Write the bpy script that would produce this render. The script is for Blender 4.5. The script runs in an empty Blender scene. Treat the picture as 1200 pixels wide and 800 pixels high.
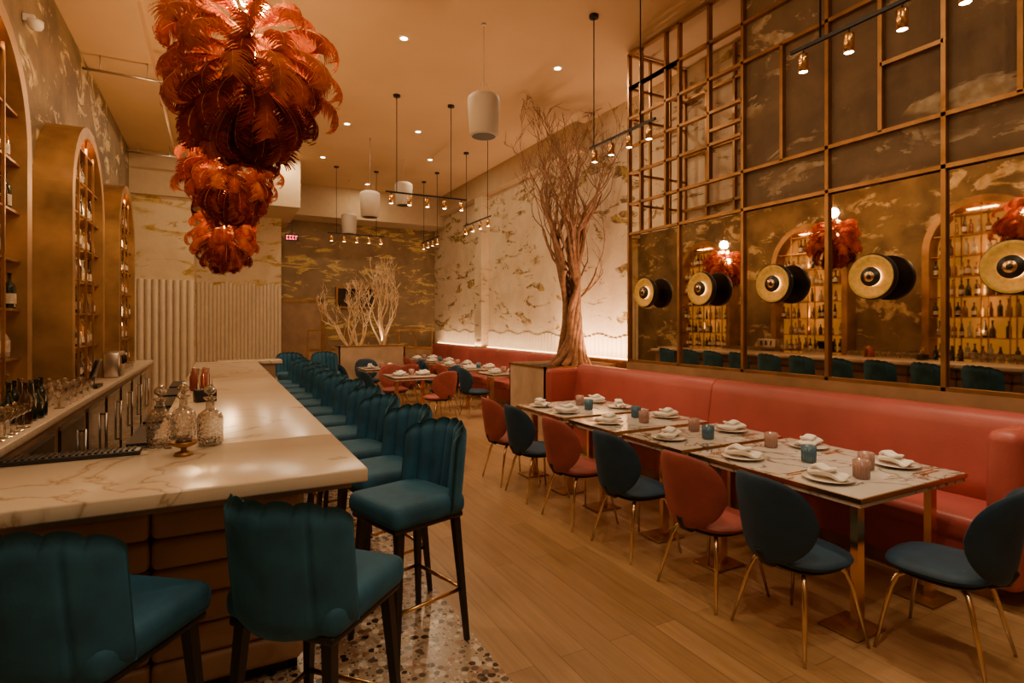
import bpy, bmesh, math, random
from mathutils import Vector, Matrix
R = random.Random(7)
pi = math.pi
# ------------------------------------------------------------------ materials
def newmat(name):
    m = bpy.data.materials.new(name); m.use_nodes = True
    nt = m.node_tree; b = nt.nodes['Principled BSDF']
    return m, nt, b
def setp(b, k, v):
    if k in b.inputs: b.inputs[k].default_value = v
def pmat(name, col, rough=0.5, metal=0.0, var=0.0, vscale=8, bump=0.0, bscale=40, sheen=0.0, emit=0.0, ecol=None, trans=0.0, coat=0.0):
    m, nt, b = newmat(name)
    c = (*col, 1)
    setp(b,'Base Color',c); setp(b,'Roughness',rough); setp(b,'Metallic',metal)
    setp(b,'Sheen Weight',sheen); setp(b,'Coat Weight',coat); setp(b,'Transmission Weight',trans)
    if sheen: setp(b,'Sheen Roughness',0.4); setp(b,'Sheen Tint',(min(1,col[0]*4+.05),min(1,col[1]*4+.05),min(1,col[2]*4+.05),1))
    if emit: setp(b,'Emission Color',(*(ecol or col),1)); setp(b,'Emission Strength',emit)
    tc = nt.nodes.new('ShaderNodeTexCoord')
    if var > 0:
        n = nt.nodes.new('ShaderNodeTexNoise'); n.inputs['Scale'].default_value = vscale; n.inputs['Detail'].default_value = 5
        nt.links.new(tc.outputs['Object'], n.inputs['Vector'])
        r = nt.nodes.new('ShaderNodeValToRGB')
        r.color_ramp.elements[0].position = .3; r.color_ramp.elements[1].position = .7
        r.color_ramp.elements[0].color = tuple([x*(1-var) for x in col])+(1,)
        r.color_ramp.elements[1].color = tuple([min(1,x*(1+var)) for x in col])+(1,)
        nt.links.new(n.outputs['Fac'], r.inputs['Fac']); nt.links.new(r.outputs['Color'], b.inputs['Base Color'])
    if bump > 0:
        n = nt.nodes.new('ShaderNodeTexNoise'); n.inputs['Scale'].default_value = bscale
        nt.links.new(tc.outputs['Object'], n.inputs['Vector'])
        bp = nt.nodes.new('ShaderNodeBump'); bp.inputs['Strength'].default_value = bump; bp.inputs['Distance'].default_value = .01
        nt.links.new(n.outputs['Fac'], bp.inputs['Height']); nt.links.new(bp.outputs['Normal'], b.inputs['Normal'])
    return m
def ramp(nt, fac, stops):
    r = nt.nodes.new('ShaderNodeValToRGB'); e = r.color_ramp.elements
    while len(e) < len(stops): e.new(.5)
    for i,(p,c) in enumerate(stops):
        e[i].position = p; e[i].color = (*c,1) if len(c)==3 else c
    nt.links.new(fac, r.inputs['Fac']); return r.outputs['Color']
def mapping(nt, rot=(0,0,0), scale=(1,1,1)):
    tc = nt.nodes.new('ShaderNodeTexCoord'); mp = nt.nodes.new('ShaderNodeMapping')
    mp.inputs['Rotation'].default_value = rot; mp.inputs['Scale'].default_value = scale
    nt.links.new(tc.outputs['Object'], mp.inputs['Vector']); return mp.outputs['Vector']
def noise(nt, vec, scale, detail=6, dist=0, rough=.55):
    n = nt.nodes.new('ShaderNodeTexNoise'); n.inputs['Scale'].default_value = scale; n.inputs['Detail'].default_value = detail
    n.inputs['Distortion'].default_value = dist; n.inputs['Roughness'].default_value = rough
    nt.links.new(vec, n.inputs['Vector']); return n.outputs['Fac']
def mix(nt, fac, a, b, mode='MIX'):
    m = nt.nodes.new('ShaderNodeMix'); m.data_type='RGBA'; m.blend_type = mode
    if isinstance(fac,(int,float)): m.inputs[0].default_value = fac
    else: nt.links.new(fac, m.inputs[0])
    for i,x in ((6,a),(7,b)):
        if isinstance(x, tuple): m.inputs[i].default_value = (*x,1)
        else: nt.links.new(x, m.inputs[i])
    return m.outputs[2]
def plaster(name, base1, base2, streak, streak2, rot, scl, thr=.56, mthr=.5, rough=.7, dist=.9):
    m, nt, b = newmat(name)
    v0 = mapping(nt); v1 = mapping(nt, rot, scl)
    basec = ramp(nt, noise(nt, v0, 2.2, 8, .4), [(.35,base1),(.65,base2)])
    n1 = noise(nt, v1, 1.0, 12, dist, .68); n2 = noise(nt, v1, 0.55, 4, .3)
    f1 = ramp(nt, n1, [(thr-.012,(0,0,0)),(thr+.012,(1,1,1))])
    f2 = ramp(nt, n2, [(mthr-.02,(0,0,0)),(mthr+.05,(1,1,1))])
    f = mix(nt, 1.0, f1, f2, 'MULTIPLY')
    sc = ramp(nt, noise(nt, v0, 9, 6), [(.42,streak),(.6,streak2)])
    nt.links.new(mix(nt, f, basec, sc), b.inputs['Base Color'])
    setp(b,'Roughness',rough)
    bp = nt.nodes.new('ShaderNodeBump'); bp.inputs['Strength'].default_value=.25; bp.inputs['Distance'].default_value=.02
    nt.links.new(noise(nt, v0, 14, 8), bp.inputs['Height']); nt.links.new(bp.outputs['Normal'], b.inputs['Normal'])
    return m
M = {}
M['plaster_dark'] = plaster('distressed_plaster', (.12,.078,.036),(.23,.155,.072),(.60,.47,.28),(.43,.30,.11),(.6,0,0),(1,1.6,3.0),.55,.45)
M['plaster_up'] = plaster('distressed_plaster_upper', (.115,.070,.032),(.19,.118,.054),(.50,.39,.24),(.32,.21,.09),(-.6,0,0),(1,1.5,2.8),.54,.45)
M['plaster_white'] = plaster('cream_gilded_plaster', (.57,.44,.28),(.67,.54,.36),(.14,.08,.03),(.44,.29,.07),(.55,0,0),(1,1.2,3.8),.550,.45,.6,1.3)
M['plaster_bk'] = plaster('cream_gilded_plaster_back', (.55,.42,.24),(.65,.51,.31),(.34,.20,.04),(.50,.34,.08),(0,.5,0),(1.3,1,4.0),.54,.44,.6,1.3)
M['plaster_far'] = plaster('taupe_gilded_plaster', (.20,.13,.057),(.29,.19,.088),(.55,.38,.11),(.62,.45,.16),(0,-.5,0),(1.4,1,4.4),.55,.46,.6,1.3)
M['ceiling'] = pmat('ceiling_paint', (.57,.39,.205), .8, bump=.1, bscale=6, var=.05, vscale=1)
M['soffit'] = pmat('soffit_paint', (.48,.35,.20), .8, var=.04)
M['wainscot'] = pmat('fluted_cream_plaster', (.66,.54,.37), .6, var=.04)
M['bronze'] = pmat('aged_bronze', (.34,.175,.060), .38, .8, var=.25, vscale=5)
M['archbronze'] = pmat('arch_bronze', (.34,.19,.070), .48, .5, var=.4, vscale=3)
M['brass'] = pmat('polished_brass', (.80,.50,.20), .22, 1)
M['legmetal'] = pmat('champagne_metal', (.80,.62,.40), .2, 1)
M['black'] = pmat('black_lacquer', (.012,.011,.011), .4)
M['blackmetal'] = pmat('black_metal', (.02,.018,.016), .4, .6)
M['teal'] = pmat('teal_velvet', (.014,.092,.170), .75, var=.35, vscale=7, sheen=.4, bump=.06, bscale=120)
M['navy'] = pmat('navy_velvet', (.007,.038,.080), .65, var=.25, vscale=9, sheen=.25)
M['redv'] = pmat('brick_red_velvet', (.29,.062,.048), .6, var=.2, vscale=8, sheen=.2)
M['redl'] = pmat('coral_leather', (.39,.080,.068), .42, var=.10, vscale=3, bump=.08, bscale=60)
M['bark'] = pmat('dry_bark', (.24,.115,.052), .8, var=.4, vscale=14, bump=.6, bscale=30)
M['drywood'] = pmat('pale_driftwood', (.70,.50,.28), .75, var=.3, vscale=10)
M['planter'] = pmat('planter_wood', (.46,.34,.22), .6, var=.2, vscale=3)
M['soil'] = pmat('soil', (.05,.03,.02), .9, bump=.8, bscale=20)
M['white'] = pmat('white_ceramic', (.74,.68,.60), .25)
M['linen'] = pmat('white_linen', (.84,.80,.74), .85, bump=.3, bscale=40)
M['steel'] = pmat('stainless_steel', (.6,.55,.5), .3, 1)
M['backcounter'] = pmat('back_counter_quartz', (.56,.45,.32), .3, var=.12, vscale=30)
M['cabwood'] = pmat('cabinet_oak', (.31,.185,.090), .45, var=.2, vscale=4)
M['fridge'] = pmat('fridge_glass', (.012,.01,.008), .12, coat=.5)
M['spk'] = pmat('white_speaker_shell', (.50,.43,.34), .6)
M['votb'] = pmat('blue_votive_glass', (.06,.14,.21), .2, coat=.5)
M['votp'] = pmat('blush_votive_glass', (.38,.22,.18), .25, coat=.5)
M['label'] = pmat('paper_label', (.6,.5,.36), .7, var=.4, vscale=25)
for i,c in enumerate([(.20,.07,.015),(.012,.02,.012),(.30,.18,.06),(.05,.02,.012),(.36,.30,.22)]):
    M['b%d'%i] = pmat('bottle_glass_%d'%i, c, .12, coat=.6)
M['panelglow'] = pmat('gold_panel_painted_glow', (.42,.21,.055), .5, emit=.42, ecol=(1,.43,.07), var=.25, vscale=3)  # emission put into the panel stands in for shelf LED light
M['led'] = pmat('led_strip', (1,.8,.5), .5, emit=14, ecol=(1,.64,.30))
M['bulb'] = pmat('warm_bulb', (1,.8,.5), .5, emit=60, ecol=(1,.56,.18))
M['spotlens'] = pmat('spot_lens', (1,.85,.6), .5, emit=40, ecol=(1,.68,.36))
M['down'] = pmat('downlight_lens', (1,.9,.7), .5, emit=24, ecol=(1,.78,.50))
M['sring'] = pmat('sconce_led', (1,.8,.5), .5, emit=5, ecol=(1,.50,.10))
M['dish'] = pmat('gold_dish_painted_glow', (.45,.22,.035), .5, .3, var=.3, vscale=30, emit=.20, ecol=(1,.50,.05))  # LED ring's glow on the gold is painted in as emission
M['exit'] = pmat('exit_red', (.8,.05,.08), .5, emit=3, ecol=(1,.08,.12))
M['screen'] = pmat('dark_screen', (.015,.012,.01), .2)
m,nt,b = newmat('antique_mirror'); setp(b,'Metallic',1.0); setp(b,'Roughness',.02)
v = mapping(nt)
nt.links.new(ramp(nt, noise(nt, v, 2.5, 9, .5), [(.35,(.58,.47,.34)),(.65,(.76,.64,.49))]), b.inputs['Base Color']); M['mirror']=m
def glassmat(name, blend, tint, rough=.06, bump=0):
    m = bpy.data.materials.new(name); m.use_nodes=True; nt=m.node_tree; nt.nodes.clear()
    o=nt.nodes.new('ShaderNodeOutputMaterial'); mx=nt.nodes.new('ShaderNodeMixShader'); t=nt.nodes.new('ShaderNodeBsdfTransparent'); g=nt.nodes.new('ShaderNodeBsdfGlossy')
    g.inputs['Roughness'].default_value=rough; lw=nt.nodes.new('ShaderNodeLayerWeight'); lw.inputs['Blend'].default_value=blend; t.inputs['Color'].default_value=tint
    nt.links.new(lw.outputs['Facing'],mx.inputs[0]); nt.links.new(t.outputs[0],mx.inputs[1]); nt.links.new(g.outputs[0],mx.inputs[2]); nt.links.new(mx.outputs[0],o.inputs[0])
    if bump:
        v=mapping(nt); vo=nt.nodes.new('ShaderNodeTexVoronoi'); vo.inputs['Scale'].default_value=70; nt.links.new(v,vo.inputs['Vector'])
        bp=nt.nodes.new('ShaderNodeBump'); bp.inputs['Strength'].default_value=bump; bp.inputs['Distance'].default_value=.01
        nt.links.new(vo.outputs['Distance'],bp.inputs['Height']); nt.links.new(bp.outputs['Normal'],g.inputs['Normal']); nt.links.new(bp.outputs['Normal'],lw.inputs['Normal'])
    return m
M['glass']=glassmat('clear_glass',.55,(.90,.87,.82,1)); M['crystal']=glassmat('cut_crystal',.60,(.78,.74,.68,1),.10,1.0)
m,nt,b = newmat('oak_planks')
v = mapping(nt,(0,0,pi/2))
br = nt.nodes.new('ShaderNodeTexBrick'); nt.links.new(v, br.inputs['Vector'])
br.inputs['Scale'].default_value=1; br.inputs['Brick Width'].default_value=1.7; br.inputs['Row Height'].default_value=.15
br.inputs['Mortar Size'].default_value=.0018; br.inputs['Mortar Smooth'].default_value=.2; br.inputs['Bias'].default_value=0
br.inputs['Color1'].default_value=(.35,.205,.088,1); br.inputs['Color2'].default_value=(.47,.29,.135,1); br.inputs['Mortar'].default_value=(.17,.09,.04,1)
br.offset=.37
v2 = mapping(nt,(0,0,0),(14,.8,1))
gr = ramp(nt, noise(nt, v2, 2.5, 8, .6), [(.3,(.76,.73,.70)),(.7,(1.0,1.0,1.0))])
nt.links.new(mix(nt,1.0,br.outputs['Color'],gr,'MULTIPLY'), b.inputs['Base Color']); setp(b,'Roughness',.30); M['planks']=m
m,nt,b = newmat('terrazzo'); v = mapping(nt)
def vor(scale):
    a = nt.nodes.new('ShaderNodeTexVoronoi'); a.inputs['Scale'].default_value=scale; nt.links.new(v,a.inputs['Vector'])
    sp = nt.nodes.new('ShaderNodeSeparateColor'); nt.links.new(a.outputs['Color'], sp.inputs[0]); return a.outputs['Distance'], sp.outputs[0], sp.outputs[1]
d,r1,r2 = vor(22)
chips = ramp(nt, r1, [(.0,(.03,.018,.012)),(.2,(.03,.018,.012)),(.21,(.36,.19,.11)),(.45,(.36,.19,.11)),(.46,(.72,.62,.50)),(.7,(.72,.62,.50)),(.71,(.14,.10,.07)),(1,(.14,.10,.07))])
for n_ in nt.nodes:
    if n_.type=='VALTORGB': n_.color_ramp.interpolation='CONSTANT'
fm = ramp(nt, d, [(.42,(1,1,1)),(.45,(0,0,0))])
d2,s1,s2 = vor(50)
small = mix(nt, ramp(nt,d2,[(.3,(1,1,1)),(.36,(0,0,0))]), (.46,.35,.24), ramp(nt,s1,[(.3,(.10,.06,.04)),(.6,(.70,.60,.48))]))
nt.links.new(mix(nt,fm,small,chips), b.inputs['Base Color']); setp(b,'Roughness',.22); M['terrazzo']=m
def marble(name, base, base2, vein, rough=.12, sc=1.3, w1=.012,w2=.035):
    m,nt,b = newmat(name); v = mapping(nt,(0,0,.6))
    n = nt.nodes.new('ShaderNodeTexNoise'); n.inputs['Scale'].default_value=sc; n.inputs['Detail'].default_value=8; n.inputs['Distortion'].default_value=1.2
    nt.links.new(v,n.inputs['Vector'])
    ab = nt.nodes.new('ShaderNodeMath'); ab.operation='SUBTRACT'; ab.inputs[1].default_value=.5; nt.links.new(n.outputs['Fac'],ab.inputs[0])
    a2 = nt.nodes.new('ShaderNodeMath'); a2.operation='ABSOLUTE'; nt.links.new(ab.outputs[0],a2.inputs[0])
    vf = ramp(nt,a2.outputs[0],[(0,(1,1,1)),(w1,(.3,.3,.3)),(w2,(0,0,0))])
    bc = ramp(nt, noise(nt,v,.9,4,.3),[(.35,base),(.7,base2)])
    nt.links.new(mix(nt,vf,bc,vein),b.inputs['Base Color']); setp(b,'Roughness',rough); return m
M['marble'] = marble('cream_marble',(.66,.53,.37),(.74,.61,.44),(.40,.27,.15),.22,.8,.006,.020)
M['tmarble'] = marble('veined_table_marble',(.50,.46,.42),(.66,.62,.57),(.10,.075,.055),.10,2.4,.014,.032)
M['barpad'] = pmat('bar_front_leather_tile',(.38,.23,.13),.45,.1,var=.15,vscale=4)
def feathermat(name, c, c2):
    m,nt,b = newmat(name); setp(b,'Roughness',1.0); setp(b,'Specular IOR Level',.0)
    col=ramp(nt,noise(nt,mapping(nt),16,4),[(.35,c2),(.65,c)]); nt.links.new(col,b.inputs['Base Color'])
    o = nt.nodes['Material Output']; tr = nt.nodes.new('ShaderNodeBsdfTranslucent'); nt.links.new(col,tr.inputs['Color'])
    mx = nt.nodes.new('ShaderNodeMixShader'); mx.inputs[0].default_value=.28
    nt.links.new(b.outputs[0],mx.inputs[1]); nt.links.new(tr.outputs[0],mx.inputs[2]); nt.links.new(mx.outputs[0],o.inputs['Surface']); return m
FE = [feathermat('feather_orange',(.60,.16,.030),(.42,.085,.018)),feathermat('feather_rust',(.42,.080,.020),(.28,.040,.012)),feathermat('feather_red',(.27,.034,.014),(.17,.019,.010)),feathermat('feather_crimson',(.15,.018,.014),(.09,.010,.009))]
M['quill']=pmat('feather_quill',(.62,.25,.07),.8)
# ------------------------------------------------------------------ mesh builder
class MB:
    def __init__(s): s.v=[]; s.f=[]; s.m=[]; s.s=[]; s.M=Matrix(); s.mats=[]
    def mi(s, mat):
        if isinstance(mat,str): mat=M[mat]
        if mat not in s.mats: s.mats.append(mat)
        return s.mats.index(mat)
    def add(s, vs, fs, mat, smooth=False):
        o=len(s.v); k=s.mi(mat); MM=s.M
        s.v += [tuple(MM@Vector(p)) for p in vs]
        s.f += [tuple(i+o for i in f) for f in fs]; s.m += [k]*len(fs); s.s += [smooth]*len(fs)
    def box(s, a, b, mat):
        x0,y0,z0=a; x1,y1,z1=b
        s.add([(x0,y0,z0),(x1,y0,z0),(x1,y1,z0),(x0,y1,z0),(x0,y0,z1),(x1,y0,z1),(x1,y1,z1),(x0,y1,z1)],
              [(0,3,2,1),(4,5,6,7),(0,1,5,4),(1,2,6,5),(2,3,7,6),(3,0,4,7)], mat)
    def rbox(s, a, b, bev, mat, seg=3):
        bm=bmesh.new(); bmesh.ops.create_cube(bm,size=1)
        for v in bm.verts:
            v.co=Vector([(a[i]+b[i])/2+(b[i]-a[i])*v.co[i] for i in range(3)])
        bmesh.ops.bevel(bm,geom=bm.edges[:],offset=bev,segments=seg,profile=.5,affect='EDGES')
        bm.verts.index_update()
        s.add([tuple(v.co) for v in bm.verts],[tuple(v.index for v in f.verts) for f in bm.faces],mat,True); bm.free()
    def tube(s, pts, rad, mat, sides=8, caps=True, smooth=True):
        pts=[Vector(p) for p in pts]; n=len(pts)
        if isinstance(rad,(int,float)): rad=[rad]*n
        t=(pts[1]-pts[0]).normalized(); ref=Vector((0,0,1)) if abs(t.z)<.9 else Vector((1,0,0))
        a=t.cross(ref).normalized(); vs=[]
        for i,p in enumerate(pts):
            if i==0: tt=pts[1]-pts[0]
            elif i==n-1: tt=pts[-1]-pts[-2]
            else: tt=pts[i+1]-pts[i-1]
            tt.normalize(); a=(a-tt*a.dot(tt)).normalized(); b=tt.cross(a)
            for k in range(sides):
                an=2*pi*k/sides+pi/4; vs.append(p+(a*math.cos(an)+b*math.sin(an))*rad[i])
        fs=[(i*sides+k,i*sides+(k+1)%sides,(i+1)*sides+(k+1)%sides,(i+1)*sides+k) for i in range(n-1) for k in range(sides)]
        if caps: fs += [tuple(range(sides))[::-1], tuple((n-1)*sides+k for k in range(sides))]
        s.add(vs,fs,mat,smooth)
    def lathe(s, prof, mat, c=(0,0,0), seg=16, axis='Z', smooth=True):
        vs=[];n=len(prof)
        for r,z in prof:
            for k in range(seg):
                a=2*pi*k/seg
                x,y,zz=r*math.cos(a),r*math.sin(a),z
                if axis=='X': x,y,zz=z,r*math.cos(a),r*math.sin(a)
                vs.append((c[0]+x,c[1]+y,c[2]+zz))
        fs=[(i*seg+k,i*seg+(k+1)%seg,(i+1)*seg+(k+1)%seg,(i+1)*seg+k) for i in range(n-1) for k in range(seg)]
        s.add(vs,fs,mat,smooth)
    def puffy(s, outline, place, th, mat, nr=6, nt=32, pw=4):
        vs=[];fs=[]
        rings=[i/nr for i in range(1,nr+1)]; rings=[math.sin(r*pi/2) for r in rings]
        for sgn in (1,-1):
            vs.append(place(0,0,sgn*th))
            for r in rings:
                for k in range(nt):
                    a,b=outline(2*pi*k/nt); vs.append(place(a*r,b*r,sgn*th*max(0,1-r**pw)**.5))
        off=1+nr*nt
        for o,flip in ((0,False),(off,True)):
            for k in range(nt):
                f=(o,o+1+k,o+1+(k+1)%nt); fs.append(f[::-1] if flip else f)
            for i in range(nr-1):
                for k in range(nt):
                    a=o+1+i*nt+k;b=o+1+i*nt+(k+1)%nt
                    f=(a,a+nt,b+nt,b); fs.append(f[::-1] if flip else f)
        s.add(vs,fs,mat,True)
    def mesh(s,name):
        me=bpy.data.meshes.new(name); me.from_pydata(s.v,[],s.f)
        for m in s.mats: me.materials.append(m)
        me.polygons.foreach_set('material_index',s.m); me.polygons.foreach_set('use_smooth',s.s); me.update(); return me
    def obj(s,name,loc=(0,0,0),rot=0): return place(s.mesh(name),name,loc,rot)
def place(me,name,loc=(0,0,0),rot=0,scale=1):
    o=bpy.data.objects.new(name,me); bpy.context.collection.objects.link(o); o.location=loc; o.rotation_euler=(0,0,rot); o.scale=(scale,)*3; return o
LC=(1,.66,.36)
def light(kind,name,loc,energy,col=LC,parent=None,**kw):
    l=bpy.data.lights.new(name,kind); l.energy=energy*.90; l.color=col
    for k,v in kw.items():
        if k not in('rot',): setattr(l,k,v)
    o=bpy.data.objects.new(name,l); bpy.context.collection.objects.link(o); o.location=loc
    if 'rot' in kw: o.rotation_euler=kw['rot']
    if parent: o.parent=parent
    return o
def superell(a,b,n):
    def f(t):
        c,s_=math.cos(t),math.sin(t)
        return (a*math.copysign(abs(c)**(2/n),c), b*math.copysign(abs(s_)**(2/n),s_))
    return f
# ------------------------------------------------------------------ room shell
XL=-1.5; XR=5.8; YF=16.0; YB=-1.6; H=5.2; XM=4.8
def simple(name,boxes):
    b=MB()
    for a,c,m in boxes: b.box(a,c,m)
    return b.obj(name)
simple('floor',[((1.2,YB,-.1),(XR,YF,0),'planks'),((XL,YB,-.1),(1.2,YF,0),'terrazzo')])
simple('ceiling',[((XL-.2,YB-.2,H),(XR+.2,YF+.2,H+.1),'ceiling')])
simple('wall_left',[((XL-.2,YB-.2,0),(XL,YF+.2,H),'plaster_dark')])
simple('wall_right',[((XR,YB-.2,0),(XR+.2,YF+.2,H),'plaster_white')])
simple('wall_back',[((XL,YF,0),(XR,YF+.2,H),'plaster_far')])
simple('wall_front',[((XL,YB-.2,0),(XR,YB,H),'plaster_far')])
simple('trim_soffit_left',[((XL,YB,5.0),(-.75,12.9,H),'ceiling')])
simple('wall_mirror_partition',[((XM+.02,YB,0),(XR,3.99,H),'plaster_up'),((XM+.02,3.99,0),(XR,5.78,2.78),'cabwood')])
b=MB(); b.box((XL,13.0,0),(-.42,16,4.4),'plaster_bk'); b.box((-.42,14.5,0),(1.36,16,4.4),'plaster_bk'); b.obj('wall_alcove')
b=MB()
for k in range(9):
    x=XL+.06+k*.12
    vs=[];n=8
    for z in (0,2.5):
        for j in range(n+1):
            a=pi*j/n; vs.append((x-.06*math.cos(a),13.0-.07*math.sin(a),z))
    b.add(vs,[(j,j+1,n+2+j,n+1+j) for j in range(n)],'wainscot',True)
    b.add(vs,[tuple(n+1+j for j in range(n+1))],'wainscot')
for k in range(22):
    x=-.42+.04+k*.081; n=6; vs=[]; zt=2.55+.04*math.sin(k*1.1)
    for z in (0,zt):
        for j in range(n+1):
            a=pi*j/n; vs.append((x-.04*math.cos(a),14.5-.04*math.sin(a),z))
    b.add(vs,[(j,j+1,n+2+j,n+1+j) for j in range(n)],'wainscot',True); b.add(vs,[tuple(n+1+j for j in range(n+1))],'wainscot')
b.obj('trim_fluted_panels')
simple('trim_bulkhead_left',[((XL,12.9,4.15),(1.60,16,H),'soffit')])
simple('trim_bulkhead_back',[((1.60,15.1,4.4),(XR,16,H),'soffit')])
b=MB(); b.box((XR-.22,8.2,H-.5),(XR,15.1,H),'soffit'); b.box((5.6,12.2,0),(5.8,12.6,H-.5),'plaster_white'); b.obj('trim_duct_chase')
b=MB()
k=0; y=5.85
while y<15.9:
    n=5; vs=[]
    for z in (.9,1.42+.03*math.sin(k*.9)):
        for j in range(n+1):
            a=pi*j/n; vs.append((XR-.035*math.sin(a),y+.06-.06*math.cos(a),z))
    b.add(vs,[(j,j+1,n+2+j,n+1+j) for j in range(n)],'wainscot',True); b.add(vs,[tuple(n+1+j for j in range(n+1))],'wainscot'); y+=.12; k+=1
b.obj('trim_wall_wainscot')
simple('baseboard_back',[((2.6,15.96,0),(XR,16,.15),'bronze')])
b=MB(); b.box((1.5,15.9,0),(2.5,15.98,2.2),'cabwood'); b.box((1.42,15.88,0),(1.5,15.99,2.28),'bronze'); b.box((2.5,15.88,0),(2.58,15.99,2.28),'bronze'); b.box((1.42,15.88,2.2),(2.58,15.99,2.28),'bronze'); b.obj('door_1')
b=MB(); b.box((1.5,15.0,3.70),(1.82,15.04,3.88),'black')
for i,(x0) in enumerate([1.53,1.60,1.67,1.74]):
    b.box((x0,14.99,3.74),(x0+.02,15.0,3.84),'exit'); b.box((x0,14.99,3.82),(x0+.05,15.0,3.84),'exit')
    if i!=3: b.box((x0,14.99,3.74),(x0+.05,15.0,3.76),'exit')
b.box((1.65,15.0,3.88),(1.67,15.04,4.16),'black'); b.box((1.55,15.0,4.14),(1.67,15.04,4.16),'black'); b.obj('exit_sign')
b=MB(); b.box((2.9,15.9,2.05),(4.0,15.99,2.65),'bronze'); b.box((2.95,15.88,2.1),(3.42,15.9,2.6),'screen'); b.box((3.47,15.88,2.1),(3.95,15.9,2.6),'screen'); b.obj('pass_through_window')
# ------------------------------------------------------------------ mirror wall
MY=[5.78-.9*i for i in range(9)]
b=MB()
for i in range(8): b.box((XM,MY[i+1]+.02,1.17),(XM+.02,MY[i]-.02,2.78),'mirror')
b.obj('wall_mirror')
b=MB(); w=.032
def vbar(y,z0,z1,x=XM): b.box((x-.03,y-w/2,z0),(x+.025,y+w/2,z1),'bronze')
def hbar(z,y0,y1,x=XM): b.box((x-.03,y0,z-w/2),(x+.025,y1,z+w/2),'bronze')
for i,y in enumerate(MY): vbar(y,1.14,5.17)
for z in (1.155,2.81,5.16): hbar(z,YB,MY[0])
hbar(3.2,YB,MY[0]); hbar(4.32,YB,MY[0])
for i in range(8):
    ym=(MY[i]+MY[i+1])/2
    if i!=0: vbar(ym,3.2,4.32)
    if i%2==0: hbar(4.72,MY[i+1],MY[i])
    else: hbar(3.75,MY[i+1],ym); vbar(ym+.0,4.32,5.16)
for z in (3.6,3.95,4.72): hbar(z,MY[2],MY[0])
for y in (5.55,5.1): vbar(y,2.81,5.16)
def hx(z,y): b.box((XM,y-w/2,z-w/2),(XR,y+w/2,z+w/2),'bronze')
for z in (2.81,3.2,3.6,4.32,4.72,5.16): hx(z,5.78)
for x in (5.15,5.5,5.78): b.box((x-w/2,5.78-w/2,2.8),(x+w/2,5.78+w/2,5.17),'bronze')
for z in (3.2,3.95,4.72): hbar(z,4.0,5.78,XR-.05)
for y in (4.45,4.9,5.35): vbar(y,2.8,5.16,XR-.05)
b.obj('bronze_lattice_screen')
simple('trim_mirror_ledge',[((XM-.04,YB,1.02),(XM+.02,5.8,1.14),'cabwood')])
b=MB()
b.lathe([(.0,.0),(.175,.0),(.185,-.015),(.185,-.055),(.172,-.065)],'black',seg=40,axis='X')
b.lathe([(.172,-.065),(.176,-.07),(.150,-.050),(.10,-.036),(.0,-.034)],'dish',seg=40,axis='X')
b.lathe([(.066,-.042),(.076,-.042),(.076,-.050),(.066,-.050),(.066,-.042)],'sring',seg=40,axis='X')
b.lathe([(.0,-.078),(.028,-.082),(.032,-.09),(.045,-.09),(.05,-.078),(.074,-.076),(.078,-.070),(.074,-.058),(.0,-.058)],'black',seg=40,axis='X')
b.lathe([(.0,-.091),(.040,-.093),(.044,-.084)],'brass',seg=32,axis='X'); b.lathe([(.0,-.095),(.018,-.095),(.020,-.090)],'black',seg=20,axis='X')
b.lathe([(.03,.0),(.03,.09)],'brass',seg=16,axis='X')
sm=b.mesh('wall_sconce')
for i in range(6):
    y=(MY[i]+MY[i+1])/2; o=place(sm,'wall_sconce',(XM-.09,y,2.02))
# ------------------------------------------------------------------ bar
CT=1.07
b=MB()
b.rbox((XL+.006,2.244,CT-.055),(.534,3.03,CT),.008,'marble',2)
b.rbox((-.286,3.022,CT-.055),(.534,9.4,CT),.008,'marble',2)
b.box((XL+.01,2.30,CT-.085),(.48,3.0,CT-.055),'cabwood'); b.box((-.25,3.0,CT-.085),(.48,9.35,CT-.055),'cabwood')
b.box((XL+.01,2.88,0),(.31,3.02,CT-.085),'black'); b.box((-.27,3.02,0),(.31,9.3,CT-.085),'black')
nrow=7; zh=(CT-.085-.06)/nrow
for r in range(nrow):
    z0=.06+r*zh
    x=XL+.01
    while x<.30:
        x1=min(x+.62,.36); b.rbox((x,2.80,z0+.002),(x1-.003,2.9,z0+zh-.002),.030,'barpad',4); x=x1
        if x1>=.36: break
    y=2.82
    while y<9.28:
        y1=min(y+.62,9.3); b.rbox((.27,y,z0+.002),(.37,y1-.003,z0+zh-.002),.030,'barpad',4); y=y1
b.box((XL+.01,2.86,0),(.34,2.9,.06),'black'); b.box((.3,2.86,0),(.34,9.3,.06),'black')
b.rbox((.0,9.38,CT-.055),(.9,9.75,CT),.008,'marble',2); b.box((.1,9.42,0),(.8,9.7,CT-.055),'barpad')
b.obj('bar_counter')
b=MB(); b.tube([(.46,3.2,.2),(.46,9.2,.2)],.02,'brass',10)
for k in range(6): b.tube([(.375,3.4+k*1.1,.2),(.46,3.4+k*1.1,.2)],.012,'brass',8)
b.obj('bar_foot_rail')
b=MB(); b.rbox((-1.2,2.93,CT+.001),(-.30,3.03,CT+.02),.004,'black',2)
for k in range(40): b.box((-1.19+k*.022,2.935,CT+.02),(-1.18+k*.022,3.025,CT+.026),'blackmetal')
b.obj('bar_mat')
b=MB()
for k in range(6):
    y=3.5+k*.95; b.box((-.55,y,.0),(-.28,y+.85,.82),'steel'); b.box((-.54,y+.04,.80),(-.3,y+.8,.84),'black')
b.obj('underbar_sink')
XC=-.99; ZC=1.0
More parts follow.
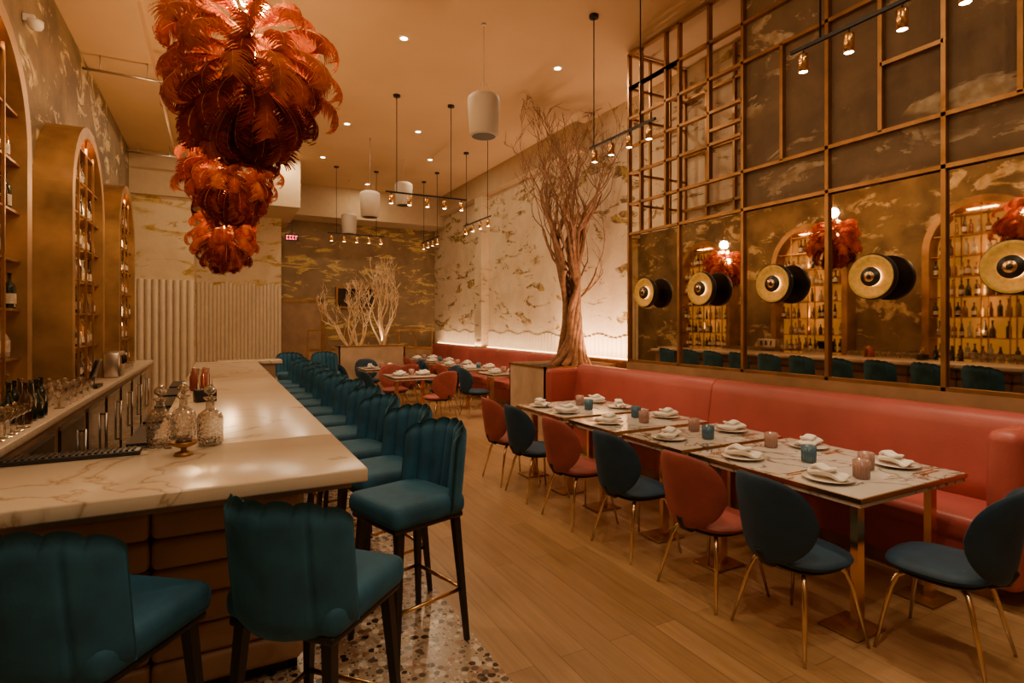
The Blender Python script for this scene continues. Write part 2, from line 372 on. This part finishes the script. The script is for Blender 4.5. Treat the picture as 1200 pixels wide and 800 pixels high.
b=MB(); b.rbox((XL+.006,3.1,ZC-.05),(XC,11.6,ZC),.006,'backcounter',2); b.box((XL+.006,3.1,0),(XC-.04,11.6,ZC-.05),'cabwood')
y=3.2
while y<11:
    b.box((XC-.045,y,.1),(XC-.02,y+.78,.86),'fridge'); b.box((XC-.03,y,.86),(XC-.015,y+.78,.89),'steel')
    b.tube([(XC+.005,y+.7,.3),(XC+.005,y+.7,.75)],.01,'steel',8); b.box((XC-.02,y+.69,.3),(XC+.005,y+.71,.32),'steel'); b.box((XC-.02,y+.69,.73),(XC+.005,y+.71,.75),'steel'); y+=.98
b.obj('back_bar_cabinet')
def bottle(b,x,y,z,kind,h,mat,lab):
    if kind==0: p=[(0,0),(.036,0),(.038,.01),(.038,.60*h),(.03,.68*h),(.013,.76*h),(.013,.97*h),(.016,.97*h),(.016,h),(0,h)]
    elif kind==1: p=[(0,0),(.045,0),(.047,.01),(.044,.45*h),(.02,.62*h),(.014,.7*h),(.014,.93*h),(.02,.93*h),(.02,h),(0,h)]
    else: p=[(0,0),(.033,0),(.034,.01),(.034,.5*h),(.022,.66*h),(.015,.9*h),(.015,h),(0,h)]
    b.lathe(p,mat,(x,y,z),9)
    r=p[2][0]+.0015
    if lab: b.lathe([(r,.14*h),(r,.42*h)],'label',(x,y,z),9)
XA=-1.2
def arch(yc,hw=.84,top=3.7):
    b=MB(); t=.11; zs=top-hw
    def prof(hw_):
        pts=[(yc-hw_,ZC+.001)]
        for k in range(25):
            a=pi-pi*k/24; pts.append((yc+hw_*math.cos(a),zs+hw_*math.sin(a)))
        pts.append((yc+hw_,ZC+.001)); return pts
    A=prof(hw);B=prof(hw-t); n=len(A); vs=[]
    for x in (XL+.002,XA):
        vs+=[(x,p[0],p[1]) for p in A]; vs+=[(x,p[0],p[1]) for p in B]
    fs=[]
    for i in range(n-1):
        fs+=[(i,i+1,n*2+i+1,n*2+i),(n+i,3*n+i,3*n+i+1,n+i+1),(2*n+i,2*n+i+1,3*n+i+1,3*n+i)]
    b.add(vs,fs,'archbronze')
    hi=hw-t
    P=prof(hi); b.add([(XL+.012,p[0],p[1]) for p in P],[tuple(range(len(P)))],'panelglow')
    def hat(z): return hi if z<zs else math.sqrt(max(0,hi*hi-(z-zs)**2))
    zsv=[ZC+.06+k*.34 for k in range(8)]
    for z in zsv:
        h=hat(z)
        if h>.1: b.box((XL+.02,yc-h,z-.008),(XA-.04,yc+h,z+.008),'bronze')
    for dy in (-.36,0,.36):
        d=dy*hi/.71; zt=zs+math.sqrt(max(0,hi*hi-d*d)); b.box((XA-.05,yc+d-.008,ZC+.001),(XA-.03,yc+d+.008,zt),'bronze')
        b.box((XL+.02,yc+d-.008,ZC+.001),(XL+.04,yc+d+.008,zt),'bronze')
    o=b.obj('arched_back_bar_shelf')
    bb=MB()
    for z in zsv[:7]:
        h=min(hat(z),hat(z+.3))-.05; y=yc-h
        while y<yc+h-.02:
            if R.random()<.86:
                bottle(bb,XL+.20+R.uniform(-.02,.02),y+.03,z+.0085,R.choice([0,0,1,2]),R.uniform(.20,.29),R.choice(['b0','b1','b2','b3','b4']),R.random()<.7)
            y+=R.uniform(.085,.13)
    q=bb.obj('liquor_bottles')
    light('AREA','shelf_lamp',(XL+.22,yc,top-.20),8,(1,.55,.20),o,shape='RECTANGLE',size=.1,size_y=.4)
    light('AREA','shelf_front_lamp',(XA-.06,yc,2.3),6.5,(1,.58,.22),o,shape='RECTANGLE',size=1.6,size_y=.03,rot=(0,pi/2,0))
for yc in (4.42,7.40,10.2): arch(yc)
def coupe(b,x,y,z,s=1):
    b.lathe([(0,0),(.032*s,0),(.03*s,.004),(.005*s,.008),(.004*s,.075*s),(.03*s,.09*s),(.046*s,.12*s),(.048*s,.14*s)],'glass',(x,y,z),12)
def tumbler(b,x,y,z,s=1):
    b.lathe([(0,.005),(.03*s,.005),(.032*s,0),(.038*s,.10*s),(.035*s,.10*s),(.03*s,.012),(0,.012)],'glass',(x,y,z),12)
b=MB()
for k in range(48):
    y=3.2+ (k%12)*.115+R.uniform(-.01,.01); x=-1.06-(k//12)*.105; (coupe if (k//12)!=1 else tumbler)(b,x,y,ZC+.001,1.15)
for k in range(30):
    y=5.35+(k%10)*.12; x=-1.06-(k//10)*.11; (tumbler if k%2 else coupe)(b,x,y,ZC+.001,1.1)
for k in range(16): tumbler(b,-1.08-(k%2)*.1,8.6+(k//2)*.12,ZC+.001,1.1)
b.obj('cocktail_glasses')
b=MB()
for k in range(7): bottle(b,-1.09-.1*(k%2),4.63+k*.06,ZC+.001,k%3,.27,R.choice(['b1','b3','b1']),k%2)
b.obj('wine_bottles')
b=MB()
b.box((-1.19,6.75,ZC+.001),(-1.04,7.05,ZC+.03),'black'); b.M=Matrix.Translation((-1.08,6.9,ZC+.18))@Matrix.Rotation(.3,4,'Y'); b.rbox((-.01,-.17,-.11),(.01,.17,.11),.006,'screen',2); b.M=Matrix(); b.box((-1.12,6.87,ZC+.02),(-1.09,6.93,ZC+.15),'black'); b.obj('pos_terminal')
b=MB()
b.rbox((-1.18,8.0,ZC+.001),(-1.02,8.45,ZC+.30),.02,'steel',2)
for k in (8.1,8.22,8.34): b.tube([(-1.03,k,ZC+.25),(-1.0,k,ZC+.25),(-1.0,k,ZC+.16)],.012,'blackmetal',8)
b.obj('espresso_machine')
def decanter(b):
    b.lathe([(0,0),(.048,0),(.055,.010),(.057,.125),(.050,.148),(.019,.172),(.017,.210),(.030,.222),(.030,.226),(.012,.222)],'crystal',(0,0,0),12,smooth=False)
    b.lathe([(0,.03),(.048,.03),(.048,.012),(0,.012)],'crystal',(0,0,0),12)
    b.lathe([(0,.222),(.012,.228),(.008,.235),(.026,.25),(.028,.264),(.012,.284),(.0,.288)],'crystal',(0,0,0),8,smooth=False)
b=MB(); decanter(b); dm=b.mesh('glass_decanter')
for x,y in ((-.235,3.08),(-.145,3.14),(-.030,3.02)): place(dm,'glass_decanter',(x,y,CT+.001),R.random(),1.0)
b=MB(); b.lathe([(0,0),(.04,0),(.035,.01),(.012,.02),(.012,.03),(.05,.045),(.055,.06),(.05,.06),(.03,.045),(0,.042)],'bronze',seg=24); b.lathe([(.0,.05),(.035,.055),(.03,.07),(.0,.08)],'b3',seg=12); b.tube([(-.055,0,.055),(-.075,0,.06),(-.07,0,.035),(-.045,0,.035)],.004,'bronze',6); b.obj('brass_incense_bowl',(-.130,2.84,CT+.001))
b=MB(); b.rbox((-.07,-.05,0),(.07,.05,.09),.006,'black',2)
for k in range(6): b.tube([(-.05+k*.02,R.uniform(-.03,.03),.08),(-.05+k*.02+R.uniform(-.02,.02),R.uniform(-.03,.03),.16+R.random()*.05)],.004,R.choice(['label','redv','brass']),6)
b.obj('bar_caddy',(-.08,4.7,CT+.001),.2)
b=MB()
for k in range(4): b.lathe([(0,0),(.03,0),(.03,.12),(.012,.15),(.012,.19),(0,.19)],['redv','redl','brass','b0'][k],(k%2*.08,k//2*.08,0),12)
b.obj('bitters_bottles',(-.18,5.5,CT+.001))
b=MB()
for k in range(8): tumbler(b,(k%2)*.09,(k//2)*.1,0)
b.obj('water_glasses',(-.2,6.4,CT+.001))
# ------------------------------------------------------------------ bar stool
b=MB()
b.rbox((-.225,-.20,.665),(.225,.245,.775),.042,'teal',4)
b.rbox((-.205,-.19,.645),(.205,.225,.675),.01,'black',2)
NS=85; NV=12; A0=1.0
def back(side):
    vs=[]
    for i in range(NS):
        s_=-1+2*i/(NS-1); a=s_*A0
        cx=.232*math.sin(a)/math.sin(A0); cy=-.235+.32*(1-math.cos(a)); nx,ny=math.sin(a)*.8,-math.cos(a)
        ch=abs(math.cos(3.5*pi*s_))**.6
        ztop=1.105-.045*s_*s_*s_*s_-.03*s_*s_+.014*ch; zb=.66+.03*s_**2
        for j in range(NV):
            v=j/(NV-1); z=zb+(ztop-zb)*v
            edge=(1-(abs(2*v-1))**8)**.5*(1-abs(s_)**14)**.5
            lean=-.07*v
            if side>0: off=(.028-.010*math.exp(-((abs(s_)-.55)/.025)**2))*edge
            else: off=-(.012+.032*ch)*edge
            vs.append((cx+nx*off,cy+ny*off+lean*(1-.5*abs(s_)),z))
    return vs
o_=back(1);i_=back(-1);n=NS*NV
fs=[]
for i in range(NS-1):
    for j in range(NV-1):
        a=i*NV+j; fs.append((a,a+1,a+NV+1,a+NV)); fs.append((n+a,n+a+NV,n+a+NV+1,n+a+1))
for i in range(NS-1): fs+= [(i*NV,i*NV+NV,n+i*NV+NV,n+i*NV),(i*NV+NV-1,n+i*NV+NV-1,n+i*NV+2*NV-1,i*NV+2*NV-1)]
for j in range(NV-1): fs+= [(j,n+j,n+j+1,j+1),((NS-1)*NV+j,(NS-1)*NV+j+1,n+(NS-1)*NV+j+1,n+(NS-1)*NV+j)]
b.add(o_+i_,fs,'teal',True)
for sx in (-1,1):
    for sy in (-1,1):
        b.tube([(sx*.17,sy*.17+.01,.655),(sx*.215,sy*.215+.01,0)],[.027,.016],'black',4,smooth=False)
zf=.27; k_=1-zf/.645; px=.17+.045*k_; py=.17+.045*k_
P=[(-px,-py+.01,zf),(px,-py+.01,zf),(px,py+.01,zf),(-px,py+.01,zf)]
for i in range(4): b.tube([P[i],P[(i+1)%4]],.010,'brass',8)
st=b.mesh('bar_stool')
place(st,'bar_stool',(-.33,2.12,0),-math.radians(38)); place(st,'bar_stool',(.31,2.06,0),-math.radians(46))
for k in range(11): place(st,'bar_stool',(.90+R.uniform(-.02,.02),2.83+.62*k,0),pi/2+R.uniform(-.06,.06)+(.34 if k==0 else .14))
for x in (1.15,1.75): place(st,'bar_stool',(x,10.6,0),pi)
# ------------------------------------------------------------------ dining chair
def chair(mat):
    b=MB()
    se=superell(.235,.225,2.7)
    b.puffy(se,lambda a,c,t:(a,c+.02,.438+t+.10*(max(0,-c-.05))**1.3+.15*abs(a)**2.5),.036,mat,7,36,5)
    b.puffy(superell(.205,.195,2.7),lambda a,c,t:(a,c+.02,.408+t),.022,'black',5,28,5)
    be=superell(.25,.225,2.9)
    def pl(a,c,t):
        z=.655+c; wv=1-.26*max(0,-c/.225)**1.2-.03*max(0,c/.225)
        x=a*wv; y=-.235-.14*(z-.45)+2.1*x*x*(1.1-.5*(z-.45))
        return (x,y+t,z)
    b.puffy(be,pl,.026,mat,8,44,6)
    b.tube([(0,-.16,.41),(0,-.225,.44),(0,-.25,.50)],.03,'black',8)
    for sx in (-1,1):
        for sy in (-1,1):
            b.tube([(sx*.04,sy*.04+.02,.395),(sx*.12,sy*.11+.02,.392),(sx*.155,sy*.145+.02,.37),(sx*.175,sy*.165+.02,.31),(sx*.235,sy*.225+.01,0)],[.012,.013,.013,.012,.008],'legmetal',10)
    return b.mesh('dining_chair')
CB=chair('navy'); CR=chair('redv')
CX=2.71
for i,(y,c) in enumerate([(1.92,CB),(2.49,CR),(3.22,CB),(3.90,CR),(4.65,CB),(5.22,CR)]):
    place(c,'dining_chair',(CX+R.uniform(-.03,.03),y,0),-pi/2+R.uniform(-.1,.1))
place(CB,'dining_chair',(3.23,1.46,0),.15)
# ------------------------------------------------------------------ tables
def table(x0,x1,y0,y1,name='dining_table',double=False):
    b=MB(); b.box((x0,y0,.722),(x1,y1,.744),'bronze'); b.box((x0-.004,y0-.004,.728),(x1+.004,y1+.004,.748),'brass'); b.box((x0+.006,y0+.006,.7),(x1-.006,y1-.006,.7505),'tmarble')
    cy=(y0+y1)/2
    ys=[y0+.10,y1-.16] if double else [cy]
    xs=[x0+.14,x1-.2]
    for yy in ys:
        for xx in xs:
            b.box((xx-.03,yy-.02,.012),(xx+.03,yy+.02,.70),'brass')
            b.rbox((xx-.13,yy-.08,0),(xx+.13,yy+.14,.014),.004,'bronze',2)
    return b.obj(name)
b=MB(); b.lathe([(0,0),(.07,0),(.075,.006),(.135,.018),(.137,.021),(.08,.011),(0,.009)],'white',seg=32); pm=b.mesh('dinner_plate')
b=MB(); b.puffy(superell(.125,.055,3),lambda a,c,t:(a,c+.012*math.sin(a*40),.042+t+.009*math.sin(a*28+c*30)+.007*math.cos(c*90)),.016,'linen',8,36,4)
b.puffy(superell(.08,.04,2.5),lambda a,c,t:(a+.02,c+.012,.068+t+.008*math.sin(a*60)),.014,'linen',6,28,4); nm=b.mesh('folded_napkin')
b=MB()
b.box((-.006,-.10,0),(.006,.03,.003),'brass'); b.box((-.009,.03,0),(.009,.05,.003),'brass')
for k in range(3): b.box((-.009+k*.007,.05,0),(-.005+k*.007,.10,.003),'brass')
b.box((.024,-.10,0),(.034,.0,.003),'brass'); b.box((.022,0,0),(.036,.10,.002),'brass'); cm=b.mesh('cutlery_set')
def votive(m):
    b=MB(); b.lathe([(0,0),(.036,0),(.041,.004),(.043,.105),(.039,.105),(.035,.012),(0,.012)],m,seg=20)
    for k in range(16):
        a=2*pi*k/16; b.tube([(.0415*math.cos(a),.0415*math.sin(a),.006),(.044*math.cos(a),.044*math.sin(a),.103)],.003,m,4)
    return b.mesh('votive_candle_holder')
VB=votive('votb'); VP=votive('votp')
TZ=.751
def setting(x,y,side):
    place(pm,'dinner_plate',(x,y,TZ)); place(nm,'folded_napkin',(x,y,TZ),R.uniform(-.5,.5)+(pi/2 if R.random()<.3 else 0)); place(cm,'cutlery_set',(x,y+.19*side,TZ),-pi/2*side)
def dress(x0,x1,y0,y1,n=1):
    L=(y1-y0)
    for k in range(n):
        y=y0+L*(k+.5)/n
        setting(x0+.19,y,1); setting(x1-.2,y,-1)
for (y0,y1,n) in [(1.69,2.86,2),(2.93,3.58,1),(3.68,4.36,1),(4.46,5.40,2)]:
    table(2.9,3.97,y0,y1,double=(n==2)); dress(2.9,3.97,y0,y1,n)
for (x,y,m) in [(3.30,1.92,VP),(3.38,2.30,VB),(3.52,2.02,VP),(3.54,2.70,VP),(3.36,3.12,VB),(3.5,3.4,VP),(3.4,3.9,VP),(3.52,4.15,VB),(3.4,4.75,VB),(3.5,5.05,VP)]:
    place(m,'votive_candle_holder',(x,y,TZ))
# ------------------------------------------------------------------ benches
def bench(xf,xw,y0,y1,mod=1.5):
    b=MB()
    b.box((xf+.05,y0,0),(xw,y1,.10),'bronze'); b.box((xf+.02,y0,.10),(xw-.02,y1,.33),'redl')
    y=y0
    while y<y1-.01:
        ye=min(y+mod,y1)
        if y1-ye<.4: ye=y1
        b.rbox((xf-.02,y+.002,.32),(xw-.14,ye-.002,.47),.05,'redl',4)
        P=[(xw-.30,.44),(xw-.285,.60),(xw-.25,.80),(xw-.235,.93),(xw-.215,1.0),(xw-.17,1.045),(xw-.11,1.055),(xw-.06,1.03),(xw-.045,.95),(xw-.045,.44)]
        n=len(P); vs=[]; ring=[(y+.001,.012),(y+.006,.004),(y+.02,0),(ye-.02,0),(ye-.006,.004),(ye-.001,.012)]
        cx=xw-.14
        for yy,sh in ring:
            for (px_,pz) in P:
                vs.append((px_+(sh if px_<cx else -sh),yy,pz-(sh if pz>.9 else 0)))
        fs=[(i*n+k,i*n+(k+1)%n,(i+1)*n+(k+1)%n,(i+1)*n+k) for i in range(len(ring)-1) for k in range(n)]
        fs+=[tuple(range(n))[::-1],tuple((len(ring)-1)*n+k for k in range(n))]
        b.add(vs,fs,'redl',True)
        y=ye
    return b
b=bench(4.02,4.8,1.60,6.7,2.6)
b.rbox((3.98,1.44,.10),(4.76,1.62,1.03),.07,'redl',4)
b.rbox((4.1,6.66,.10),(4.76,6.80,1.0),.06,'redl',4)
b.obj('banquette_bench')
b=bench(5.05,5.78,8.35,15.6); b.obj('banquette_bench')
b=bench(4.02,4.8,YB+.05,.55); b.obj('banquette_bench')
b=MB(); b.box((5.745,6.2,1.062),(5.765,15.6,1.072),'led'); b.box((5.735,5.85,.9),(5.79,15.6,1.06),'bronze'); o=b.obj('cove_led_strip')
light('AREA','cove_lamp',(5.50,7.4,1.09),150,(1,.58,.33),o,shape='RECTANGLE',size=.05,size_y=3.0,rot=(0,math.radians(180+14),0))
light('AREA','cove_lamp_far',(5.56,12.2,1.09),38,(1,.60,.34),o,shape='RECTANGLE',size=.05,size_y=6,rot=(0,math.radians(180+16),0))
# ------------------------------------------------------------------ far dining zone
k=0
for yc in (9.0,10.1,11.2,12.3,13.4,14.5):
    table(4.2,5.0,yc-.33,yc+.33); dress(4.2,5.0,yc-.33,yc+.33,1); place(VB if k%2 else VP,'votive_candle_holder',(4.6,yc+.05,TZ))
    if k<5: place(CR if k%2 else CB,'dining_chair',(4.02,yc+.0,0),-pi/2+R.uniform(-.15,.15))
    k+=1
for (x,y) in ((2.95,9.3),(2.9,11.1)):
    table(x-.4,x+.4,y-.4,y+.4); dress(x-.4,x+.4,y-.4,y+.4,1); place(VP,'votive_candle_holder',(x,y,TZ))
    place(CR,'dining_chair',(x+.25,y-.68,0),.3); place(CB,'dining_chair',(x-.62,y-.1,0),-pi/2+.1); place(CR if y<10 else CB,'dining_chair',(x-.1,y+.68,0),pi); place(CB,'dining_chair',(x+.65,y+.15,0),pi/2)
def tree_strand(b,p,d,r,L,depth,mat,spread,lim,up=.25,curl=.35,kids=2):
    pts=[Vector(p)];rad=[r]; d=Vector(d).normalized(); n=7
    for i in range(n):
        d=(d+Vector((R.uniform(-1,1),R.uniform(-1,1),R.uniform(-.6,1)))*curl*.55+Vector((0,0,up*.2))).normalized()
        q=pts[-1]+d*L/n
        q=Vector((min(max(q.x,lim[0]),lim[1]),min(max(q.y,lim[2]),lim[3]),min(q.z,lim[4])))
        if (q-pts[-1]).length<.004: break
        pts.append(q); rad.append(r*(1-.5*(i+1)/n))
    if len(pts)<2: return
    b.tube(pts,rad,mat,5 if r>.012 else 3,caps=False)
    if depth<=0: return
    for c in range(kids if depth>1 else kids+2):
        i=R.randint(max(1,len(pts)//3),len(pts)-1)
        if c==0: i=len(pts)-1
        s=Vector((R.uniform(-1,1),R.uniform(-1,1),R.uniform(-.3,.7))).normalized()
        nd=((pts[i]-pts[i-1]).normalized()+s*spread).normalized()
        tree_strand(b,pts[i],nd,max(.0055,rad[i]*(.88 if c==0 else .68)),L*R.uniform(.55,.8),depth-1,mat,spread,lim,up,curl,kids)
TX,TY=5.15,7.72
LIM=(4.2,5.75,6.7,9.1,5.14)
b=MB()
for k in range(12):
    a0=2*pi*k/12; pts=[];rad=[]
    tw=R.uniform(.8,1.6)
    ztop=R.uniform(2.2,3.1)
    for i in range(13):
        s_=i/12; z=.94+(ztop-.94)*s_
        rr=(.16*(1-s_)**7+.135-.035*s_+.22*max(0,s_-.65))
        a=a0+tw*s_*1.6+.2*math.sin(s_*9+k)
        pts.append((TX+rr*math.cos(a)+.05*math.sin(s_*4),TY+rr*math.sin(a),z)); rad.append(.064*(1-.42*s_)+R.uniform(-.006,.006))
    b.tube(pts,rad,'bark',8,caps=False)
    d=Vector(pts[-1])-Vector(pts[-3]); d.normalize(); d=(d+Vector((math.cos(a0)*.65,math.sin(a0)*.65,.6))).normalized()
    tree_strand(b,pts[-1],d,.044,1.05,4,'bark',.9,LIM)
for k in range(12):
    a=2*pi*k/12; tree_strand(b,(TX,TY,1.9+k*.11),(math.cos(a),math.sin(a),.8),.026,.9,3,'bark',.9,LIM)
b.obj('dried_branch_tree')
def planter(x0,x1,y0,y1,h):
    b=MB(); b.box((x0,y0,0),(x1,y0+.03,h),'planter'); b.box((x0,y1-.03,0),(x1,y1,h),'planter'); b.box((x0,y0,0),(x0+.03,y1,h),'planter'); b.box((x1-.03,y0,0),(x1,y1,h),'planter'); b.box((x0+.02,y0+.02,0),(x1-.02,y1-.02,h-.05),'soil')
    b.box((x0-.01,y0-.01,h-.03),(x1+.01,y0+.03,h),'bronze'); b.box((x0-.01,y0-.01,h-.03),(x0+.03,y1+.01,h),'bronze'); b.obj('planter_box')
planter(4.32,5.66,7.15,8.28,.99)
planter(2.3,3.75,12.3,12.75,1.15)
b=MB()
for (x,y) in ((2.75,12.52),(2.55,12.5)):
    for k in range(4): a=2*pi*k/4+.4; tree_strand(b,(x,y,1.05),(math.cos(a)*.6,math.sin(a)*.6,1),.028,.6,4,'drywood',.8,(1.9,3.9,12.0,13.2,2.6))
b.obj('dried_branches')
b=MB()
for k in range(7): a=2*pi*k/7; tree_strand(b,(3.3,12.52,1.05),(math.cos(a)*.40,math.sin(a)*.40,1.2),.034,.8,4,'drywood',.7,(2.6,3.9,12.0,13.2,3.1))
bo=b.obj('dried_branches')
light('SPOT','tree_uplight',(3.2,12.35,1.2),20,(1,.7,.42),bo,spot_size=1.6,spot_blend=.6,shadow_soft_size=.05,rot=(pi*.94,0,0))
b=MB()
for z in (1.46,1.0): b.box((1.9,13.98,z-.02),(5.0,14.02,z+.02),'bronze')
for k in range(8): x=1.9+k*.442; b.box((x-.015,13.985,0),(x+.015,14.015,1.46),'bronze')
b.box((1.9,13.99,.1),(5.0,14.01,.98),'cabwood'); b.obj('railing_divider')
# ------------------------------------------------------------------ feather chandeliers
def feather(b,base,az,e0,curl,L,w,mat):
    N=56; p=Vector(base); step=L/N; tw=R.uniform(-.7,.7); roll=R.uniform(-.9,.9)
    vs=[];fs=[]; sp=[]
    for i in range(N+1):
        s_=i/N; a=az+tw*s_; el=e0-curl*s_**1.6-.9*max(0,s_-.75)*4*s_
        Rr=Vector((math.cos(a),math.sin(a),0)); S=Vector((-math.sin(a),math.cos(a),0)); Z=Vector((0,0,1))
        d=Rr*math.cos(el)+Z*math.sin(el); nn=-Rr*math.sin(el)+Z*math.cos(el)
        rl=roll*s_; S2=(S*math.cos(rl)+nn*math.sin(rl)); nn=(nn*math.cos(rl)-S*math.sin(rl)); S=S2
        sp.append(p.copy())
        if s_>.08:
            ww=w*min(1,(s_-.02)*2.0)*(1-.22*s_**8)
            for sg in (-1,1):
                j=R.uniform(.72,1.10); q=ww*j; fwd=.26+.45*s_**4+R.uniform(-.14,.14)
                jn=R.uniform(-.07,.07)
                p0=p; p1=p+S*sg*q*.45+d*q*fwd*.4-nn*q*(.03+jn*.4); p2=p+S*sg*q*.80+d*q*fwd-nn*q*(.26+jn); p3=p+S*sg*q*(.94)+d*q*(fwd+.26)-nn*q*(.60+2*jn)
                h=d*step*.60; o=len(vs)
                vs+=[p0-h,p0+h,p1-h,p1+h,p2-h*.75,p2+h*.75,p3]
                fs+=[(o,o+1,o+3,o+2),(o+2,o+3,o+5,o+4),(o+4,o+5,o+6)]
        p=p+d*step
    b.add(vs,fs,mat,True)
    b.tube(sp[::5],[.003]*len(sp[::5]),'quill',3,caps=False)
def chand():
    b=MB()
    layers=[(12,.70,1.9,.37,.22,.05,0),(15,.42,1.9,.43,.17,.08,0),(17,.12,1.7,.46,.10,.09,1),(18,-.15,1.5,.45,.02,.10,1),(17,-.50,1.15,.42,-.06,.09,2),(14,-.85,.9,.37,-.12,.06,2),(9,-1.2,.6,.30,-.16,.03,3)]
    for (n,e0,c,L,z,r,mi) in layers:
        for k in range(n):
            az=2*pi*(k+R.uniform(-.35,.35))/n
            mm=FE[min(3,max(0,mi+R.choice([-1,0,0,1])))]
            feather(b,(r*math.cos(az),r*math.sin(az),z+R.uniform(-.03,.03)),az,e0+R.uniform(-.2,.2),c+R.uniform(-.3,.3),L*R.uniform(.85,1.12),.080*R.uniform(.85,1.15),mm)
    b.tube([(0,0,-.15),(0,0,.30)],.03,'brass',10)
    b.lathe([(0,.27),(.05,.275),(.06,.29),(.06,.31),(0,.32)],'brass',seg=16)
    for k in range(5):
        a=2*pi*k/5; b.lathe([(0,-.03),(.022,-.02),(.03,0),(.022,.02),(0,.03)],'bulb',(.085*math.cos(a),.085*math.sin(a),.34),10)
    return b
cm_=chand().mesh('feather_chandelier')
for (x,y,z) in ((.15,3.26,2.96),(.11,6.0,3.06),(.08,8.4,2.80)):
    o=place(cm_,'feather_chandelier',(x,y,z),R.uniform(0,6),1.0)
    r_=MB(); r_.tube([(0,0,.30),(0,0,H-z-.03)],.006,'brass',6); r_.lathe([(0,H-z-.04),(.06,H-z-.04),(.06,H-z),(0,H-z)],'brass',seg=20)
    c=r_.obj('hanging_rod'); c.parent=o
    light('POINT','chandelier_lamp',(0,0,.50),76,(1,.60,.27),o,shadow_soft_size=.08)
    light('POINT','chandelier_inner_lamp',(.0,.12,.14),16,(1,.62,.24),o,shadow_soft_size=.05)
# ------------------------------------------------------------------ tracks
def spothead(b,x,y,zt):
    b.tube([(x,y,zt),(x,y,zt-.05)],.006,'blackmetal',6)
    b.lathe([(0,zt-.05),(.03,zt-.05),(.034,zt-.055),(.034,zt-.18),(.030,zt-.18),(.028,zt-.165)],'brass',(x,y,0),18)
    b.lathe([(.0,zt-.178),(.030,zt-.178)],'spotlens',(x,y,0),18)
ZT=3.68
def track(p0,p1,n,energy,rods,aim=(0,0)):
    b=MB(); p0=Vector((*p0,ZT)); p1=Vector((*p1,ZT)); b.tube([p0,p1],.017,'blackmetal',4,smooth=False)
    for t in rods:
        q=p0.lerp(p1,t); b.tube([q,(q.x,q.y,H-.02)],.007,'blackmetal',6); b.lathe([(0,H-.03),(.055,H-.03),(.055,H),(0,H)],'blackmetal',(q.x,q.y,0),20)
    L=[]
    for k in range(n):
        q=p0.lerp(p1,(k+.3)/(n-.4)); spothead(b,q.x,q.y,ZT); L.append(q)
    o=b.obj('track_light')
    for q in L:
        light('SPOT','track_spot',(q.x,q.y,ZT-.20),energy,(1,.72,.43),o,spot_size=math.radians(56),spot_blend=.8,shadow_soft_size=.03,rot=(aim[0],aim[1],0))
track((3.83,1.2),(3.83,2.75),5,40,(.15,.85)); track((3.85,4.25),(3.85,5.35),4,42,(.2,.93))
track((2.3,8.55),(3.65,8.55),5,40,(.13,.8)); track((2.2,13.1),(3.5,13.1),5,28,(.15,.85))
track((4.6,9.6),(4.6,10.9),4,38,(.1,.9)); track((4.6,12.4),(4.6,13.6),4,28,(.1,.9))
b=MB(); b.lathe([(0,-.24),(.15,-.24),(.17,-.225),(.192,.18),(.185,.22),(.15,.25),(0,.25)],'spk',seg=36); b.lathe([(0,-.242),(.14,-.242)],'blackmetal',seg=36)
spm=b.mesh('pendant_speaker')
for (x,y,z) in ((2.80,6.03,4.1),(2.6,10.8,3.92),(2.9,14.2,4.1),(3.6,11.9,4.45)):
    o=place(spm,'pendant_speaker',(x,y,z)); c=MB(); c.tube([(0,0,.25),(0,0,.5)],.003,'steel',4); c.tube([(0,0,.5),(0,0,H-z)],.004,'steel',4); c.tube([(-.12,0,.24),(0,0,.45),(.12,0,.24)],.002,'steel',4)
    c.box((-.02,-.02,H-z-.02),(.02,.02,H-z),'steel'); q=c.obj('suspension_cable'); q.parent=o
b=MB(); b.lathe([(0,-.006),(.045,-.006)],'down',seg=20); b.lathe([(.045,-.004),(.065,-.010),(.07,0)],'white',seg=24); dl=b.mesh('recessed_downlight')
for (x,y,e) in ((2.06,6.8,26),(2.05,10.2,26),(2.0,12.5,18),(1.3,12.6,20),(2.05,3.4,22),(4.2,6.6,24),(4.1,11.6,22),(3.3,10.0,22),(1.95,0.6,24),(3.9,0.3,20),(-.1,4.6,32),(-.1,11.2,30),(3.4,14.4,16),(.2,.2,54),(1.0,-.8,20)):  # last pair is added out of view, to light the foreground
    z=H
    o=place(dl,'recessed_downlight',(x,y,z-.001)); light('AREA','downlight_fill_lamp',(0,0,-.02),e,(1,.72,.44),o,shape='DISK',size=.09)
b=MB()
for (y) in (8.6,12.4):
    b.tube([(-1.48,y,4.8),(-.5,y,4.8)],.018,'steel',8); b.tube([(-.5,y,4.8),(-.5,y,4.76)],.02,'steel',8)
    for x in (-1.3,-.8): b.tube([(x,y,4.8),(x,y,5.0)],.006,'steel',6)
b.obj('ceiling_conduit')
b=MB(); b.lathe([(0,0),(.06,0),(.06,-.04),(.045,-.07),(.0,-.085)],'white',seg=20); b.box((-.08,-.03,-.02),(0,.03,.04),'white'); b.obj('security_camera',(XL+.085,6.3,4.3))
w_=bpy.data.worlds.new('world'); bpy.context.scene.world=w_; w_.use_nodes=True; w_.node_tree.nodes['Background'].inputs[0].default_value=(.06,.035,.02,1); w_.node_tree.nodes['Background'].inputs[1].default_value=.3
c=bpy.data.cameras.new('camera'); co=bpy.data.objects.new('camera',c); bpy.context.collection.objects.link(co)
co.location=(0,0,1.65); co.rotation_euler=(pi/2,0,-math.radians(27.8)); c.sensor_width=36; c.lens=655/1200*36; c.shift_y=-22/1200; c.clip_start=.05
bpy.context.scene.camera=co
